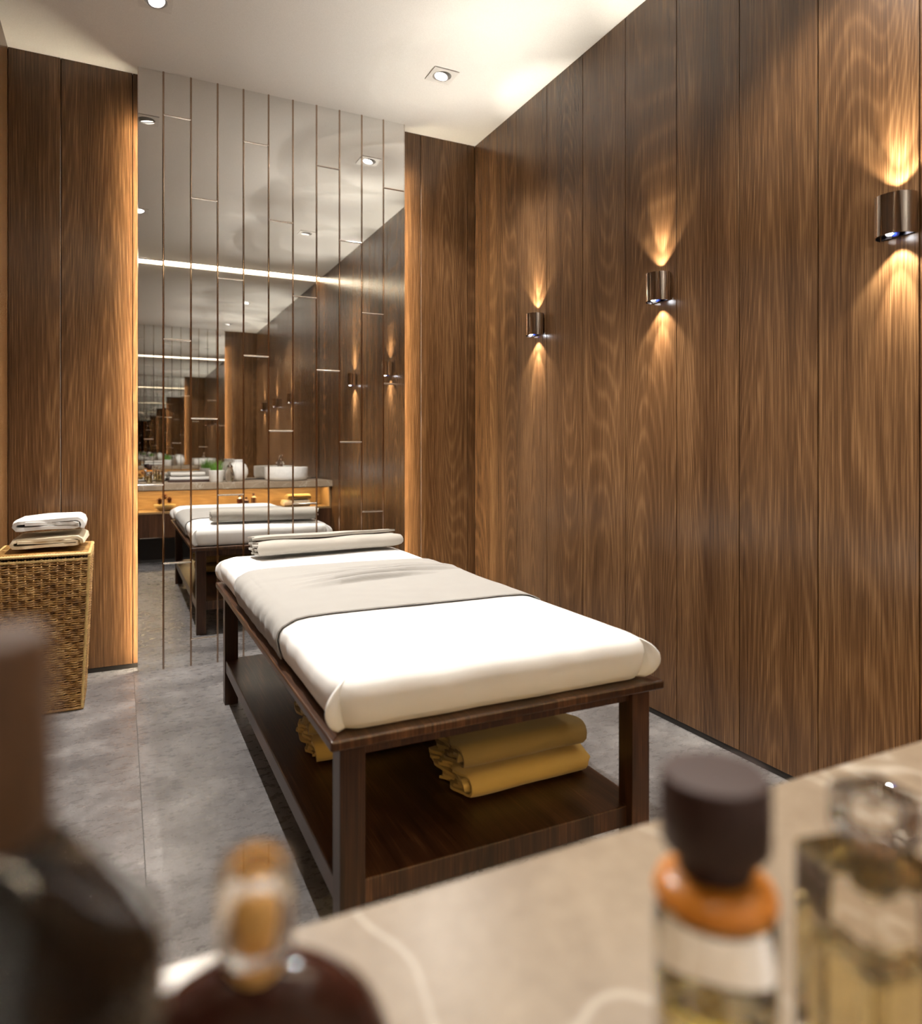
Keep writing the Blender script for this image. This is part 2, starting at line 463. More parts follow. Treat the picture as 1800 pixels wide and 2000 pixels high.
# ================================================================= wall sconces
def sconce(y, label):
    t = thing('wall_sconce', label, 'wall lamp', (XR, y, 1.917), group='half-round metal wall sconces')
    a, b, h = 0.078, 0.060, 0.062
    # curved front shell, open above and below
    bm = bmesh.new(); n = 28; th = 0.003
    def arc(da, z):
        return [bm.verts.new((-0.008-(a-0.008-da)*math.sin(PI*i/n)**0.8, -(b-da)*math.cos(PI*i/n), z)) for i in range(n+1)]
    o0, o1, i0, i1 = arc(0, -h), arc(0, h), arc(th, -h), arc(th, h)
    for i in range(n):
        bm.faces.new((o0[i], o0[i+1], o1[i+1], o1[i])); bm.faces.new((i0[i], i0[i+1], i1[i+1], i1[i]))
        bm.faces.new((o0[i], o0[i+1], i0[i+1], i0[i])); bm.faces.new((o1[i], o1[i+1], i1[i+1], i1[i]))
    bm.faces.new((o0[0], o1[0], i1[0], i0[0])); bm.faces.new((o0[n], o1[n], i1[n], i0[n]))
    obj('shell', bm, M_CHROME, t, angle=50)
    obj('back_plate', box(-0.008, 0, -b+0.004, b-0.004, -h+0.002, h-0.002), M_CHROMED, t, bevel=0.002)
    for s in (-1, 1):
        pl = bmesh.new()
        bot = [pl.verts.new((-0.009-(a-0.015)*math.sin(PI*i/n)**0.8, -(b-0.005)*math.cos(PI*i/n), s*(h-0.012))) for i in range(n+1)]
        top = [pl.verts.new((v_.co.x, v_.co.y, s*(h-0.018))) for v_ in bot]
        pl.faces.new(bot); pl.faces.new(top[::-1])
        for i in range(n): pl.faces.new((bot[i], bot[i+1], top[i+1], top[i]))
        pl.faces.new((bot[n], bot[0], top[0], top[n]))
        pr = obj('lamp_plate', pl, M_CHROMED, t)
        obj('led', lathe([(0,0.013), (0.006,0.012), (0.010,0.008), (0.011,0), (0,0)], 16), M_BULB_S, pr, (-0.052, 0, s*(h-0.012)), (PI if s < 0 else 0, 0, 0), smooth=True)
        obj('blue_glow_dome', lathe([(0,0.012), (0.008,0.010), (0.012,0.005), (0.013,0), (0,0)], 16), M_BLUEGLOW, pr, (-0.024, 0, s*(h-0.012)), (PI if s < 0 else 0, 0, 0), smooth=True)  # blue dome painted in place of the led's blue glow
        if s > 0:
            lights('sconce_uplight', 'SPOT', P_SCONCE_UP, (1.0, 0.94, 0.84), (-0.046, 0, h+0.006), (0, math.radians(180-26), 0), t,
                   spot_size=math.radians(76), spot_blend=1.0, shadow_soft_size=0.008)
        lights('sconce_beam', 'SPOT', P_SCONCE, C_SCONCE, (-0.040, 0, s*(h+0.004)), (0, math.radians(-4 if s < 0 else 180+4), 0), t,
               spot_size=math.radians(92), spot_blend=0.45, shadow_soft_size=0.006)
        lights('sconce_core', 'SPOT', P_SCONCE*2.7, C_SCONCE, (-0.046, 0, s*(h+0.004)), (0, math.radians(-8 if s < 0 else 180+8), 0), t,
               spot_size=math.radians(40), spot_blend=0.7, shadow_soft_size=0.006)
    return t
sconce(1.350, 'large half-round metal sconce cut by the right edge')
sconce(2.405, 'middle of the three metal sconces on the right wall')
sconce(3.43, 'smallest, farthest metal sconce on the right wall')

# ================================================================= massage table
TX0, TX1, TY0, TY1 = 0.408, 1.340, 1.478, 3.51
tb = thing('massage_table', 'dark walnut massage table with square legs and a lower shelf', 'massage table', (0.875, 2.5, 0))
ox, oy = 0.875, 2.5
obj('table_top', box(TX0-ox, TX1-ox, TY0-oy, TY1-oy, 0.544, 0.568), M_TABLE, tb, bevel=0.005, bseg=3)
lw = 0.06
for lx in (0.440, 1.324-lw):
    for ly in (1.52, 3.49-lw):
        obj('leg', box(0, lw, 0, lw, 0, 0.544), M_TABLE_Z, tb, (lx-ox, ly-oy, 0), bevel=0.002, bseg=2)
obj('shelf', box(0.444-ox, 1.320-ox, 1.545-oy, 3.465-oy, 0.152, 0.210), M_TABLE, tb, bevel=0.004)
for ly in (1.535, 3.455): obj('apron', box(0.50-ox, 1.264-ox, ly-oy, ly+0.02-oy, 0.505, 0.544), M_TABLE, tb)
for lx in (0.455, 1.289): obj('apron', box(lx-ox, lx+0.02-ox, 1.58-oy, 3.43-oy, 0.505, 0.544), M_TABLE_Y, tb)

# mattress in its white sheet -----------------------------------
MCX, MCY, MHX, MHY, MZ = 0.868, 2.489, 0.450, 1.001, 0.5685
PROF = [(-0.040,0.0),(-0.022,0.005),(-0.012,0.020),(-0.004,0.046),(0.0,0.072),(-0.003,0.090),(-0.012,0.103),(-0.030,0.112),(-0.052,0.120),(-0.085,0.1245),(-0.15,0.127),(-0.30,0.128)]
PROF = [(o, z*1.04) for o, z in PROF]
def rip(x, y, k):
    wgt = max(0, 1-abs(k-4)/5.0)
    v = noise.noise(Vector((x*9, y*9, 1.3)))*0.006 + noise.noise(Vector((x*22, y*22, 7.7)))*0.0035
    return wgt*v
def ring_pts(hx, hy, r, nx=44, ny=84, nc=10):
    pts = []
    for sx, sy, a0 in ((1,-1,-PI/2), (1,1,0), (-1,1,PI/2), (-1,-1,PI)):
        cx, cy_ = sx*(hx-r), sy*(hy-r)
        for i in range(nc+1):
            a = a0 + (PI/2)*i/nc
            pts.append((cx+r*math.cos(a), cy_+r*math.sin(a)))
        nxt = {(1,-1): (1,1), (1,1): (-1,1), (-1,1): (-1,-1), (-1,-1): (1,-1)}[(sx,sy)]
        ne = ny if sx == nxt[0] else nx
        p0 = pts[-1]; ex, ey = nxt[0]*(hx-r), nxt[1]*(hy-r)
        if (sx,sy) == (1,-1): p1 = (hx, ey)
        elif (sx,sy) == (1,1): p1 = (ex, hy)
        elif (sx,sy) == (-1,1): p1 = (-hx, ey)
        else: p1 = (ex, -hy)
        for i in range(1, ne): pts.append((p0[0]+(p1[0]-p0[0])*i/ne, p0[1]+(p1[1]-p0[1])*i/ne))
    return pts
bm = bmesh.new(); rings = []
for k, (o, z) in enumerate(PROF):
    pts = ring_pts(MHX+o, MHY+o, max(0.075+o*0.9, 0.03))
    row = []
    for px, py in pts:
        d = rip(px, py, k); nrm = Vector((px/MHX, py/MHY)); 
        ax, ay = (1, 0) if abs(px)/(MHX+o) > abs(py)/(MHY+o) else (0, 1)
        row.append(bm.verts.new((px+ax*d*(1 if px > 0 else -1), py+ay*d*(1 if py > 0 else -1), z + (0.004*noise.noise(Vector((px*3, py*3, 2))) if k > 7 else 0))))
    rings.append(row)
m = len(rings[0])
for A, B in zip(rings[:-1], rings[1:]):
    for i in range(m): bm.faces.new((A[i], A[(i+1)%m], B[(i+1)%m], B[i]))
bm.faces.new(rings[-1]); bm.faces.new(rings[0][::-1])
mt = thing('mattress', 'thick mattress in a tucked white sheet on the walnut table', 'mattress', (MCX, MCY, MZ))
sheet = obj('white_sheet', bm, M_SHEET, mt, smooth=True)
# tucked corner folds
for sx, sy in ((-1,-1), (1,-1), (-1,1), (1,1)):
    bm = bmesh.new(); L_, R_ = [], []
    dirv = Vector((sx*0.80, sy*0.60, 0)).normalized(); side = Vector((-sy*dirv.y*sx*0+ -dirv.y, dirv.x, 0))
    ns = 16
    for i in range(ns+1):
        s = i/ns
        z = 0.112*(1-s) + 0.004
        o = None
        for (oa, za), (ob, zb) in zip(PROF[:-1], PROF[1:]):
            if za <= z <= zb: o = oa+(ob-oa)*(z-za)/(zb-za)
        o = PROF[0][0] if o is None else o
        r = 0.06
        cc = Vector((sx*(MHX+o-r*0.62), sy*(MHY+o-r*0.62), z)) + dirv*(r*0.42)
        wd = 0.052*math.sin(PI*min(1, s*1.05)*0.68)**0.9*(1-0.2*s)
        bend = Vector((sx*0.0, sy*-1.0, 0))*0.006*math.sin(PI*s)
        L_.append(bm.verts.new(cc - dirv*0.02)); R_.append((bm.verts.new(cc + dirv*wd*0.55 + bend), bm.verts.new(cc + dirv*wd - side*0.006*math.sin(PI*s))))
    for i in range(ns):
        bm.faces.new((L_[i], L_[i+1], R_[i+1][0], R_[i][0])); bm.faces.new((R_[i][0], R_[i+1][0], R_[i+1][1], R_[i][1]))
    cf = obj('corner_fold', bm, M_SHEET, mt, smooth=True)
    sm = cf.modifiers.new('solid', 'SOLIDIFY'); sm.thickness = 0.004; sm.offset = 0

# grey linen runner ----------------------------------------------
path = []
up = [(o, z, k) for k, (o, z) in enumerate(PROF) if k >= 2]
left = [(-(MHX+o), z, k) for o, z, k in up]
midn = 26
xa, xb = left[-1][0], -left[-1][0]
top = [(xa+(xb-xa)*i/midn, PROF[-1][1], 11) for i in range(1, midn)]
right = [(-x, z, k) for x, z, k in left[::-1]]
fine = []
allp = left + top + right
for p, q in zip(allp[:-1], allp[1:]):
    nsub = 3 if abs(q[0]-p[0]) + abs(q[1]-p[1]) > 0.03 else 2
    for s in range(nsub): fine.append(tuple(p[c]+(q[c]-p[c])*s/nsub for c in range(3)))
fine.append(allp[-1])
bm = bmesh.new(); rows = []; NY = 160
Y0r, Y1r = 2.065-MCY, 2.945-MCY
def wrinkle(x, y):
    h = 0
    for (yc, sl, x0, x1, amp, wn, wf) in ((0.020,0.16,-0.33,0.30,0.024,0.009,0.040), (0.085,0.13,-0.30,0.42,0.029,0.009,0.045), (0.150,0.10,-0.24,0.44,0.027,0.009,0.045),
                                          (0.225,0.05,-0.34,0.25,0.014,0.010,0.035), (0.290,0.04,-0.15,0.40,0.012,0.009,0.035)):
        t = (x-x0)/(x1-x0)
        if 0 < t < 1:
            d = y-(yc+sl*x+0.007*math.sin(8*x+yc*30))
            h = max(h, amp*math.sin(PI*t)**0.9*math.exp(-(d/(wn if d < 0 else wf))**2))
    return h
for i in range(NY+1):
    y = Y0r+(Y1r-Y0r)*i/NY; row = []
    for j, (x, z, k) in enumerate(fine):
        a = fine[max(j-1,0)]; b = fine[min(j+1,len(fine)-1)]
        t = Vector((b[0]-a[0], b[1]-a[1])); t.normalize(); nx, nz = -t.y, t.x
        d = rip(x, y, k) if abs(x) > 0.3 else 0
        n4 = 0.004*noise.noise(Vector((x*3, y*3, 2))) if k > 7 else 0
        off = 0.0045 + wrinkle(x, y) + 0.0012*noise.noise(Vector((x*14, y*14, 5)))
        yo = y + 0.006*math.sin(2.2*x+0.4)*(1-2*i/NY)*0
        row.append(bm.verts.new((x+nx*off+(1 if x > 0 else -1)*d, yo, z+n4+nz*off)))
    rows.append(row)
for A, B in zip(rows[:-1], rows[1:]):
    for j in range(len(A)-1): bm.faces.new((A[j], A[j+1], B[j+1], B[j]))
rn = obj('bed_runner', bm, M_RUNNER, None, (MCX, MCY, MZ), smooth=True)
sm = rn.modifiers.new('solid', 'SOLIDIFY'); sm.thickness = 0.004; sm.offset = 1
tag(rn, 'wrinkled grey linen runner laid across the middle of the mattress', 'bed runner')

# ================================================================= folded towels
def towel_bm(L, Wd, Hh, turns=2.0, seed=0, nst=22, p_start=0.10, rag=0.006, lump=0.004, fill=0.86):
    """flattened rolled fold; axis along x, base at z=0"""
    t = Hh/(2*turns+0.35)
    A = Wd/2-Hh/2
    def stadium(p, R):
        p = p % 1.0; per = 4*A+2*PI*R; s = p*per      # starts at top left going right
        if s < 2*A: return (-A+s, R)
        s -= 2*A
        if s < PI*R: a = PI/2-s/R; return (A+R*math.cos(a), R*math.sin(a))
        s -= PI*R
        if s < 2*A: return (A-s, -R)
        s -= 2*A; a = -PI/2-s/R
        return (-A+R*math.cos(a), R*math.sin(a))
    npt = int(34*turns); pts = []
    for i in range(npt+1):
        a = turns*i/npt
        R = max(Hh/2-t*0.5-a*t, t*0.35)
        y, z = stadium(p_start+a, R)
        pts.append(Vector((y, z)))
    nrm = []
    for i in range(npt+1):
        d = pts[min(i+1,npt)]-pts[max(i-1,0)]; d.normalize(); nrm.append(Vector((-d.y, d.x)))
    rnd = random.Random(seed); off = rnd.random()*50
    bm = bmesh.new(); st = []
    for s in range(nst+1):
        u = s/nst; x = -L/2+L*u
        endf = max(0, 1-min(u, 1-u)*nst/1.5)
        e = min(u, 1-u)
        row = []
        for i in range(npt+1):
            p, n_ = pts[i], nrm[i]
            th = t*0.5*fill*(1-0.35*endf)
            nz = noise.noise(Vector((x*5+off, p.x*6, i*0.03)))
            ny_ = noise.noise(Vector((x*6+off+9, p.y*9, i*0.02)))
            xx = x + (1 if u > 0.5 else -1)*endf*rag*math.sin(i*0.9+seed+2*math.sin(i*0.31))
            pair = []
            for sg in (1, -1):
                q = p+n_*th*sg
                zz = q.y+Hh/2
                pair.append(bm.verts.new((xx, q.x+lump*1.2*ny_, max(0.0, zz+lump*nz*min(1, zz/Hh*2)))))
            row.append(pair)
        st.append(row)
    for s in range(nst):
        for i in range(npt):
            for k in (0, 1):
                bm.faces.new((st[s][i][k], st[s][i+1][k], st[s+1][i+1][k], st[s+1][i][k]))
        for i in (0, npt):
            bm.faces.new((st[s][i][0], st[s][i][1], st[s+1][i][1], st[s+1][i][0]))
    for s in (0, nst):
        for i in range(npt):
            bm.faces.new((st[s][i][0], st[s][i+1][0], st[s][i+1][1], st[s][i][1]))
    return bm

def towel(label, mat, loc, rotz, L, Wd, Hh, group=None, name='folded_towel', **k):
    o = obj(name, towel_bm(L, Wd, Hh, **k), mat, None, loc, (0, 0, rotz), angle=75)
    return tag(o, label, 'towel', group)

# on the mattress
towel('greige rolled towel lying across the head end of the mattress', M_TOWELG, (0.900, 3.325, MZ+0.1365), math.radians(5.5), 0.70, 0.23, 0.092, seed=1, turns=2.3, p_start=0.13, lump=0.008, rag=0.012, nst=34, fill=0.72)
# on the shelf of the table
towel('mustard folded towel, lower one of the near pair on the table shelf', M_TOWELY, (1.08, 1.885, 0.2105), 0.02, 0.42, 0.30, 0.078, 'towels on the table shelf', seed=2, turns=2.5, p_start=0.62, rag=0.010)
towel('olive folded towel, upper one of the near pair on the table shelf', M_TOWELO, (1.075, 1.895, 0.2895), -0.02, 0.42, 0.30, 0.080, 'towels on the table shelf', seed=3, turns=2.5, p_start=0.62, rag=0.010, lump=0.007)
towel('mustard folded towel half hidden behind the near left table leg', M_TOWELY, (0.76, 2.30, 0.2105), 0.03, 0.42, 0.30, 0.078, 'towels on the table shelf', seed=4, turns=2.5, p_start=0.62, rag=0.010)
towel('olive folded towel on top of the pair behind the table leg', M_TOWELO, (0.755, 2.31, 0.2895), -0.03, 0.42, 0.30, 0.078, 'towels on the table shelf', seed=5, turns=2.5, p_start=0.62, rag=0.010)

# ================================================================= wicker basket
BZ = 0.73
def brect(z):
    s = z/BZ
    return (-0.480+(-0.505+0.480)*s, -0.160+(-0.128+0.160)*s, 3.670+(3.622-3.670)*s, 4.000+(4.045-4.000)*s)
bk = thing('wicker_basket', 'tapered golden wicker laundry basket at the left wall', 'basket', (0, 0, 0))
bm = bmesh.new()
nrow = 68
def perim(z, ncell):
    x0, x1, y0, y1 = brect(z); out = []
    for (ax, ay, bx, by, nx, ny) in ((x0,y0,x1,y0,0,-1),(x1,y0,x1,y1,1,0),(x1,y1,x0,y1,0,1),(x0,y1,x0,y0,-1,0)):
        for c in range(ncell*4):
            s = c/(ncell*4)
            out.append((ax+(bx-ax)*s, ay+(by-ay)*s, nx, ny, c/4.0))
    return out
NC = 12
for r in range(nrow):
    z = 0.018 + (BZ-0.05)*(r+0.5)/nrow
    grp = (r//3) % 2
    pts = []
    jit = random.uniform(-0.0012, 0.0012)
    for i, (x, y, nx, ny, c) in enumerate(perim(z, NC)):
        d = 0.0050*math.sin(PI*(c+grp)) + random.uniform(-0.0008, 0.0008)
        pts.append((x+nx*d, y+ny*d, z+jit+0.0012*math.sin(i*1.7+r)))
    add_tube(bm, pts, 0.0048, 5, closed=True, rfun=None)
wv = obj('weave', bm, M_WICKER, bk, smooth=True); wv['kind'] = 'stuff'
# stakes that the strands pass around
sbm = bmesh.new()
P0, P1 = perim(0.015, NC), perim(BZ-0.02, NC)
for i in range(0, len(P0), 4):
    add_tube(sbm, [(P0[i][0]-P0[i][2]*0.002, P0[i][1]-P0[i][3]*0.002, 0.015), (P1[i][0]-P1[i][2]*0.002, P1[i][1]-P1[i][3]*0.002, BZ-0.02)], 0.0045, 6)
sk = obj('stakes', sbm, M_WICKER, bk, smooth=True); sk['kind'] = 'stuff'
# dark lining inside
bm = bmesh.new()
a = brect(0.012); b = brect(BZ-0.03); g = 0.010
lo = [bm.verts.new(p) for p in ((a[0]+g,a[2]+g,0.012),(a[1]-g,a[2]+g,0.012),(a[1]-g,a[3]-g,0.012),(a[0]+g,a[3]-g,0.012))]
hi = [bm.verts.new(p) for p in ((b[0]+g,b[2]+g,BZ-0.03),(b[1]-g,b[2]+g,BZ-0.03),(b[1]-g,b[3]-g,BZ-0.03),(b[0]+g,b[3]-g,BZ-0.03))]
bm.faces.new(lo[::-1]); bm.faces.new(hi)
for i in range(4): bm.faces.new((lo[i], lo[(i+1)%4], hi[(i+1)%4], hi[i]))
obj('lining', bm, M_WICKERD, bk)
def bead_path(pts, step=0.0055):
    out = []
    pts = [Vector(p) for p in pts]
    for p, q in zip(pts[:-1], pts[1:]):
        n_ = max(2, int((q-p).length/step))
        for i in range(n_): out.append(p+(q-p)*i/n_)
    out.append(pts[-1]); return out
def beaded(name, pts, r, mat):
    b_ = bmesh.new(); add_tube(b_, bead_path(pts), r, 8, rfun=lambda i: 1.0 if i % 2 else 0.68)
    return obj(name, b_, mat, bk, smooth=True)
for ix, iy in ((0,2),(1,2),(1,3),(0,3)):
    A_, B_ = brect(0.006), brect(BZ-0.012)
    beaded('corner_braid', [(A_[ix], A_[iy], 0.008), (B_[ix], B_[iy], BZ-0.012)], 0.0085, M_WICKERL)
for z, r in ((0.009, 0.009), (BZ-0.030, 0.008), (BZ-0.006, 0.0085)):
    q = brect(z)
    beaded('base_braid' if z < 0.1 else 'rim_braid', [(q[0],q[2],z),(q[1],q[2],z),(q[1],q[3],z),(q[0],q[3],z),(q[0],q[2],z)], r, M_WICKERL if z > 0.1 else M_WICKER)
# lid of parallel canes
q = brect(BZ); lb = bmesh.new()
nl = 30
for i in range(nl):
    y = q[2]+0.012+(q[3]-q[2]-0.024)*i/(nl-1)
    add_tube(lb, [(q[0]+0.008, y, BZ-0.004), ((q[0]+q[1])/2, y, BZ-0.003), (q[1]-0.008, y, BZ-0.004)], 0.0072, 6)
ld = obj('lid', lb, M_WICKER, bk, smooth=True)
towel('cream folded towel lying directly on the wicker basket', M_TOWELB, (-0.300, 3.83, BZ+0.0055), PI/2-0.03, 0.33, 0.315, 0.075, 'towels on the wicker basket', seed=6, turns=1.5, p_start=0.93, rag=0.004)
towel('white folded towel, upper one on the wicker basket', M_TOWELW, (-0.298, 3.83, BZ+0.0815), PI/2+0.02, 0.32, 0.31, 0.085, 'towels on the wicker basket', seed=7, turns=1.5, p_start=0.90, rag=0.004, lump=0.006)

# ================================================================= vanity
ZT = 0.850; YE = 0.5135
slab = obj('marble_counter', box(XL+0.002, XR-0.002, YV, YE, ZT-0.068, ZT), M_MARBLE, bevel=0.002)
tag(slab, 'beige veined marble counter in the foreground', 'counter')
vc = thing('vanity_cabinet', 'oak vanity cabinet with lit open niche, seen only in the mirror', 'cabinet', (0, 0, 0))
obj('niche_back', box(XL+0.004, XR-0.004, 0.05, 0.07, 0.55, 0.781), M_CAB, vc)
obj('niche_floor', box(XL+0.004, XR-0.004, 0.07, 0.46, 0.535, 0.555), M_CAB, vc)
for x0 in (XL+0.006, XR-0.026): obj('side_panel', box(x0, x0+0.02, 0.07, 0.46, 0.556, 0.781), M_CAB, vc)
nd = 4; wd = (XR-XL-0.008)/nd
for i in range(nd):
    d_ = obj('drawer', box(0, wd-0.004, 0, 0.38, 0.29, 0.534), M_TABLE, vc, (XL+0.004+wd*i+0.002, 0.075, 0))
    obj('kick_highlight', box(0.02, wd-0.024, 0.380, 0.386, 0.288, 0.294), M_CHROME, d_)  # chrome strip added for the bright highlight line above the kick
obj('plinth', box(XL+0.01, XR-0.01, -0.05, 0.20, 0.0, 0.285), M_DARK, vc)
obj('light_strip', box(XL+0.05, XR-0.05, 0.30, 0.34, 0.776, 0.7815), M_NICHE, vc)
obj('added_valance', box(XL+0.03, XR-0.03, 0.40, 0.412, 0.768, 0.7815), M_CAB, vc)  # added lip that keeps the niche light strip out of sight
vm = thing('vanity_mirror', 'wide mirror behind the vanity, seen as a reflection in the tall mirror', 'mirror', (0, YV, ZT))
obj('mirror_glass', box(XL+0.004, XR-0.004, -0.012, -0.004, 0.012, ZC-ZT+0.04), M_MIRROR, vm)
obj('bottom_trim', box(XL+0.004, XR-0.004, -0.014, -0.001, 0.0015, 0.012), M_DARK, vm)

ZT += 0.0004
# ---- foreground bottles
# bottle with a black cap and amber collar
t = thing('lotion_bottle', 'clear cylindrical bottle with black cap and amber collar', 'bottle', (0.272, 0.2635, ZT))
obj('glass_body', lathe([(0,0),(0.027,0),(0.030,0.003),(0.030,0.112),(0.0285,0.119),(0.022,0.121),(0,0.121)], 48), M_GLASS, t, angle=50)
obj('liquid', lathe([(0,0.005),(0.026,0.005),(0.0272,0.007),(0.0272,0.072),(0,0.072)], 48), M_GLASSY, t, angle=50)
obj('collar', lathe([(0.010,0.1215),(0.0285,0.1215),(0.0302,0.123),(0.0302,0.126),(0.0285,0.1300),(0.020,0.1345),(0.010,0.1355)], 48, closed=True), M_AMBER, t, smooth=True)
obj('neck', lathe([(0,0.1358),(0.0175,0.1358),(0.0185,0.139),(0.0175,0.149),(0,0.149)], 32), M_BLACKP, t, angle=40)
obj('cap', lathe([(0,0.1492),(0.0255,0.1492),(0.0268,0.151),(0.0272,0.182),(0.0255,0.185),(0,0.1855)], 48), M_BLACKP, t, angle=40)
# round flat perfume
ang = -math.atan2(0.054, 0.3185)
t = thing('round_perfume_bottle', 'dark maroon disc-shaped perfume bottle with glass stopper', 'perfume bottle', (0.054, 0.3185, ZT), (0, 0, ang))
b_ = lathe([(0,-0.016),(0.050,-0.016),(0.058,-0.013),(0.062,-0.007),(0.062,0.007),(0.058,0.013),(0.050,0.016),(0,0.016)], 64)
bmesh.ops.rotate(b_, verts=b_.verts, matrix=Matrix.Rotation(PI/2, 3, 'X'))
obj('flask', b_, M_MAROON, t, (0, 0, 0.0622), angle=40)
obj('foot', box(-0.024, 0.024, -0.014, 0.014, 0, 0.006), M_MAROON, t, bevel=0.002)
obj('neck_ring', lathe([(0,0.120),(0.0125,0.120),(0.0125,0.1275),(0,0.1275)], 32), M_GOLD, t, angle=40)
obj('stopper', lathe([(0,0.1278),(0.0150,0.1278),(0.0165,0.131),(0.0170,0.165),(0.0155,0.1675),(0,0.1675)], 48), M_GLASS, t, angle=40)
obj('stopper_core', lathe([(0,0.1310),(0.0050,0.1310),(0.0062,0.140),(0.0066,0.149),(0.0050,0.153),(0,0.154)], 32), M_GOLD, t, smooth=True)
# tall dark bottle at the left edge
t = thing('dark_serum_bottle', 'blurred tall black bottle with brown cap, cut by the left edge', 'bottle', (-0.0375, 0.241, ZT))
obj('glass_shell', lathe([(0,0),(0.046,0),(0.050,0.004),(0.051,0.196),(0.0490,0.203),(0.0230,0.2345),(0.0185,0.238),(0,0.238)], 48), M_GLASS, t, angle=30)
obj('dark_filling', lathe([(0,0.006),(0.046,0.006),(0.0480,0.009),(0.0480,0.172),(0.0420,0.186),(0.0150,0.219),(0.010,0.226),(0,0.226)], 48), M_BLACKL, t, angle=30)
obj('cap', lathe([(0,0.2382),(0.0190,0.2382),(0.0200,0.241),(0.0195,0.290),(0.0175,0.296),(0,0.297)], 32), M_BROWNCAP, t, angle=40)
# square perfume
t = thing('square_perfume_bottle', 'clear square glass perfume bottle with block stopper at lower right', 'perfume bottle', (0.368, 0.243, ZT), (0, 0, math.radians(-12)))
obj('glass_block', box(-0.029, 0.029, -0.029, 0.029, 0, 0.128), M_GLASSB, t, bevel=0.004, bseg=3)
obj('liquid', box(-0.021, 0.021, -0.021, 0.021, 0.010, 0.082), M_GLASSY, t, bevel=0.004, bseg=2)
obj('neck_ring', lathe([(0,0.1284),(0.012,0.1284),(0.012,0.138),(0,0.138)], 32), M_CHROME, t, angle=40)
obj('stopper', box(-0.017, 0.017, -0.017, 0.017, 0.1384, 0.166), M_GLASS, t, bevel=0.004, bseg=3)

# ---- things on the counter that the mirror shows
def tray(x, y, lx, ly, label):
    t = thing('tray', label, 'tray', (x, y, ZT))
    obj('tray_base', box(-lx/2, lx/2, -ly/2, ly/2, 0, 0.008), M_BLACKP, t, bevel=0.002)
    for (x0, x1, y0, y1) in ((-lx/2,lx/2,-ly/2,-ly/2+0.006),(-lx/2,lx/2,ly/2-0.006,ly/2),(-lx/2,-lx/2+0.006,-ly/2+0.006,ly/2-0.006),(lx/2-0.006,lx/2,-ly/2+0.006,ly/2-0.006)):
        obj('tray_rim', box(x0, x1, y0, y1, 0.0085, 0.022), M_BLACKP, t)
tray(0.68, 0.15, 0.44, 0.22, 'dark tray of white towels on the vanity, in the mirror')
towel('white folded towel, lower one on the vanity tray', M_TOWELW, (0.68, 0.15, ZT+0.0088), 0, 0.40, 0.17, 0.05, 'towels on the vanity tray', seed=11, turns=1.8)
towel('white folded towel, upper one on the vanity tray', M_TOWELW, (0.66, 0.15, ZT+0.0600), 0.03, 0.34, 0.15, 0.045, 'towels on the vanity tray', seed=12, turns=1.8)
# grass in a white pot
t = thing('potted_grass', 'green grass in a white pot on the vanity, in the mirror', 'potted plant', (0.93, 0.36, ZT))
obj('pot', lathe([(0,0),(0.062,0),(0.070,0.006),(0.082,0.125),(0.078,0.128),(0.072,0.120),(0.066,0.10),(0,0.10)], 40), M_CERAMIC, t, angle=50)
obj('soil', lathe([(0,0.108),(0.068,0.106),(0.066,0.101),(0,0.101)], 24), M_SOIL, t)
gb = bmesh.new()
for i in range(230):
    a, r = random.uniform(0, 2*PI), 0.062*math.sqrt(random.random()); x, y = r*math.cos(a), r*math.sin(a)
    h = random.uniform(0.07, 0.14); lean = random.uniform(0.0, 0.07); la = a+random.uniform(-0.8, 0.8); wv_ = 0.0022
    pr = None
    for s in range(5):
        u = s/4; c = Vector((x+lean*u*u*math.cos(la), y+lean*u*u*math.sin(la), 0.106+h*u)); wdt = wv_*(1-0.85*u)
        sd = Vector((-math.sin(la), math.cos(la), 0))*wdt
        cur = (gb.verts.new(c-sd), gb.verts.new(c+sd))
        if pr: gb.faces.new((pr[0], pr[1], cur[1], cur[0]))
        pr = cur
gr = obj('grass', gb, M_GRASS, t); gr['kind'] = 'stuff'
# white ribbed vase and small lattice jar
def ribbed(prof, n=48, amp=0.03, freq=12):
    bm = bmesh.new(); rings = []
    for r, z in prof:
        rings.append([bm.verts.new((r*(1+amp*math.sin(freq*2*PI*i/n))*math.cos(2*PI*i/n), r*(1+amp*math.sin(freq*2*PI*i/n))*math.sin(2*PI*i/n), z)) for i in range(n)])
    for A, B in zip(rings[:-1], rings[1:]):
        for i in range(n): bm.faces.new((A[i], A[(i+1)%n], B[(i+1)%n], B[i]))
    bm.faces.new(rings[0][::-1]); bm.faces.new(rings[-1]); return bm
t = thing('ribbed_vase', 'round white ribbed vase on the vanity, in the mirror', 'vase', (1.17, 0.24, ZT))
obj('vase_body', ribbed([(0.05,0),(0.085,0.03),(0.105,0.08),(0.105,0.13),(0.085,0.18),(0.055,0.205),(0.050,0.225),(0.060,0.24),(0.050,0.238),(0.04,0.20)], 72, 0.035, 14), M_CERAMIC, t, smooth=True)
t = thing('lidded_jar', 'slim glass jar with silver lid beside the ribbed vase', 'jar', (1.06, 0.42, ZT))
obj('jar_body', ribbed([(0.035,0),(0.045,0.02),(0.048,0.08),(0.035,0.13),(0.030,0.15)], 40, 0.03, 8), M_GLASSB, t, smooth=True)
obj('lid', lathe([(0,0.1505),(0.034,0.1505),(0.036,0.16),(0.02,0.185),(0.008,0.195),(0.012,0.21),(0,0.218)], 24), M_CHROME, t, smooth=True)
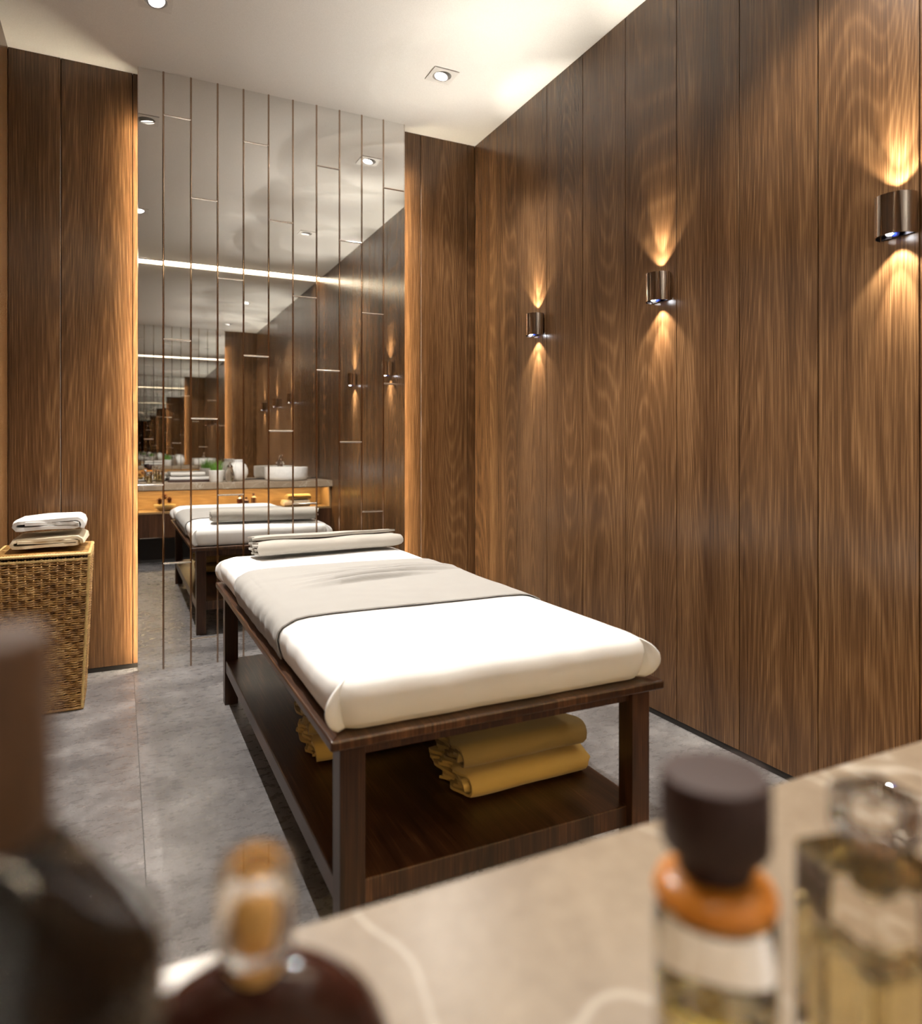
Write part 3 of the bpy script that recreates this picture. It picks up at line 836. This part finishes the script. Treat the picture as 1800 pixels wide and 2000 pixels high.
# basin and tap
t = thing('vessel_basin', 'round white vessel basin on the vanity, in the mirror', 'basin', (1.70, 0.24, ZT))
obj('bowl', lathe([(0,0),(0.20,0),(0.232,0.012),(0.240,0.04),(0.242,0.145),(0.238,0.150),(0.230,0.145),(0.222,0.05),(0.18,0.03),(0,0.026)], 64), M_CERAMIC, t, angle=60)
obj('drain', lathe([(0,0.0265),(0.022,0.0265),(0.022,0.030),(0,0.031)], 24), M_CHROME, t)
t = thing('basin_tap', 'chrome tap standing behind the vessel basin', 'tap', (1.70, -0.045, ZT))
obj('tap_body', lathe([(0,0),(0.028,0),(0.028,0.006),(0.020,0.010),(0.018,0.22),(0,0.225)], 24), M_CHROME, t, angle=40)
b_ = bmesh.new(); add_tube(b_, [(0,0.016,0.19),(0,0.06,0.205),(0,0.12,0.20),(0,0.15,0.185)], 0.011, 12)
obj('spout', b_, M_CHROME, t, smooth=True)
b_ = bmesh.new(); add_tube(b_, [(0,0,0.225),(0,-0.01,0.25),(0.02,0.02,0.285)], 0.006, 8)
obj('lever', b_, M_CHROME, t, smooth=True)

# ---- things in the niche
NZ = 0.5555
towel('yellow folded towel in the lit niche under the basin', M_TOWELB, (1.80, 0.26, NZ), 0, 0.30, 0.24, 0.075, 'towels in the vanity niche', seed=21, turns=2)
towel('olive folded towel on the yellow one in the vanity niche', M_TOWELO, (1.83, 0.26, NZ+0.0765), 0, 0.26, 0.22, 0.06, 'towels in the vanity niche', seed=22, turns=2)
for k, (x, c, h, lab) in enumerate(((1.18, M_MAROON, 0.15, 'tall dark bottle in the vanity niche, left of three'), (1.25, M_BLACKP, 0.12, 'short black bottle in the vanity niche, middle of three'), (1.33, M_BROWNCAP, 0.16, 'brown bottle in the vanity niche, right of three'))):
    t = thing('niche_bottle', lab, 'bottle', (x, 0.30, NZ), group='bottles in the vanity niche')
    obj('bottle_body', lathe([(0,0),(0.028,0),(0.030,0.004),(0.030,h*0.7),(0.012,h*0.82),(0,h*0.82)], 24), c, t, angle=40)
    obj('bottle_cap', lathe([(0,h*0.822),(0.013,h*0.822),(0.013,h),(0,h)], 20), M_BLACKP, t, angle=40)
t = thing('dried_flowers', 'bunch of dark dried flower heads in the vanity niche', 'dried flowers', (0.42, 0.30, NZ))
obj('bowl', lathe([(0,0),(0.05,0),(0.09,0.03),(0.11,0.065),(0.105,0.066),(0.085,0.035),(0,0.02)], 32), M_TOWELO, t, smooth=True)
for hx, hy, hz, hr in ((-0.05,0.0,0.09,0.045),(0.045,0.02,0.10,0.045),(0.0,-0.03,0.135,0.042)):
    fb = bmesh.new()
    for ring_i in range(4):
        nn_ = 6+2*ring_i
        for i in range(nn_):
            a = 2*PI*(i+0.5*ring_i)/nn_; el = math.radians(75-24*ring_i)
            d = Vector((math.cos(a)*math.cos(el), math.sin(a)*math.cos(el), math.sin(el))); sd = Vector((-math.sin(a), math.cos(a), 0))
            q = [fb.verts.new(d*hr*0.2), fb.verts.new(d*hr*0.7+sd*hr*0.28), fb.verts.new(d*hr*1.1), fb.verts.new(d*hr*0.7-sd*hr*0.28)]
            fb.faces.new(q)
    bmesh.ops.create_icosphere(fb, subdivisions=1, radius=hr*0.55)
    fo = obj('flower_head', fb, M_PETAL, t, (hx, hy, hz))
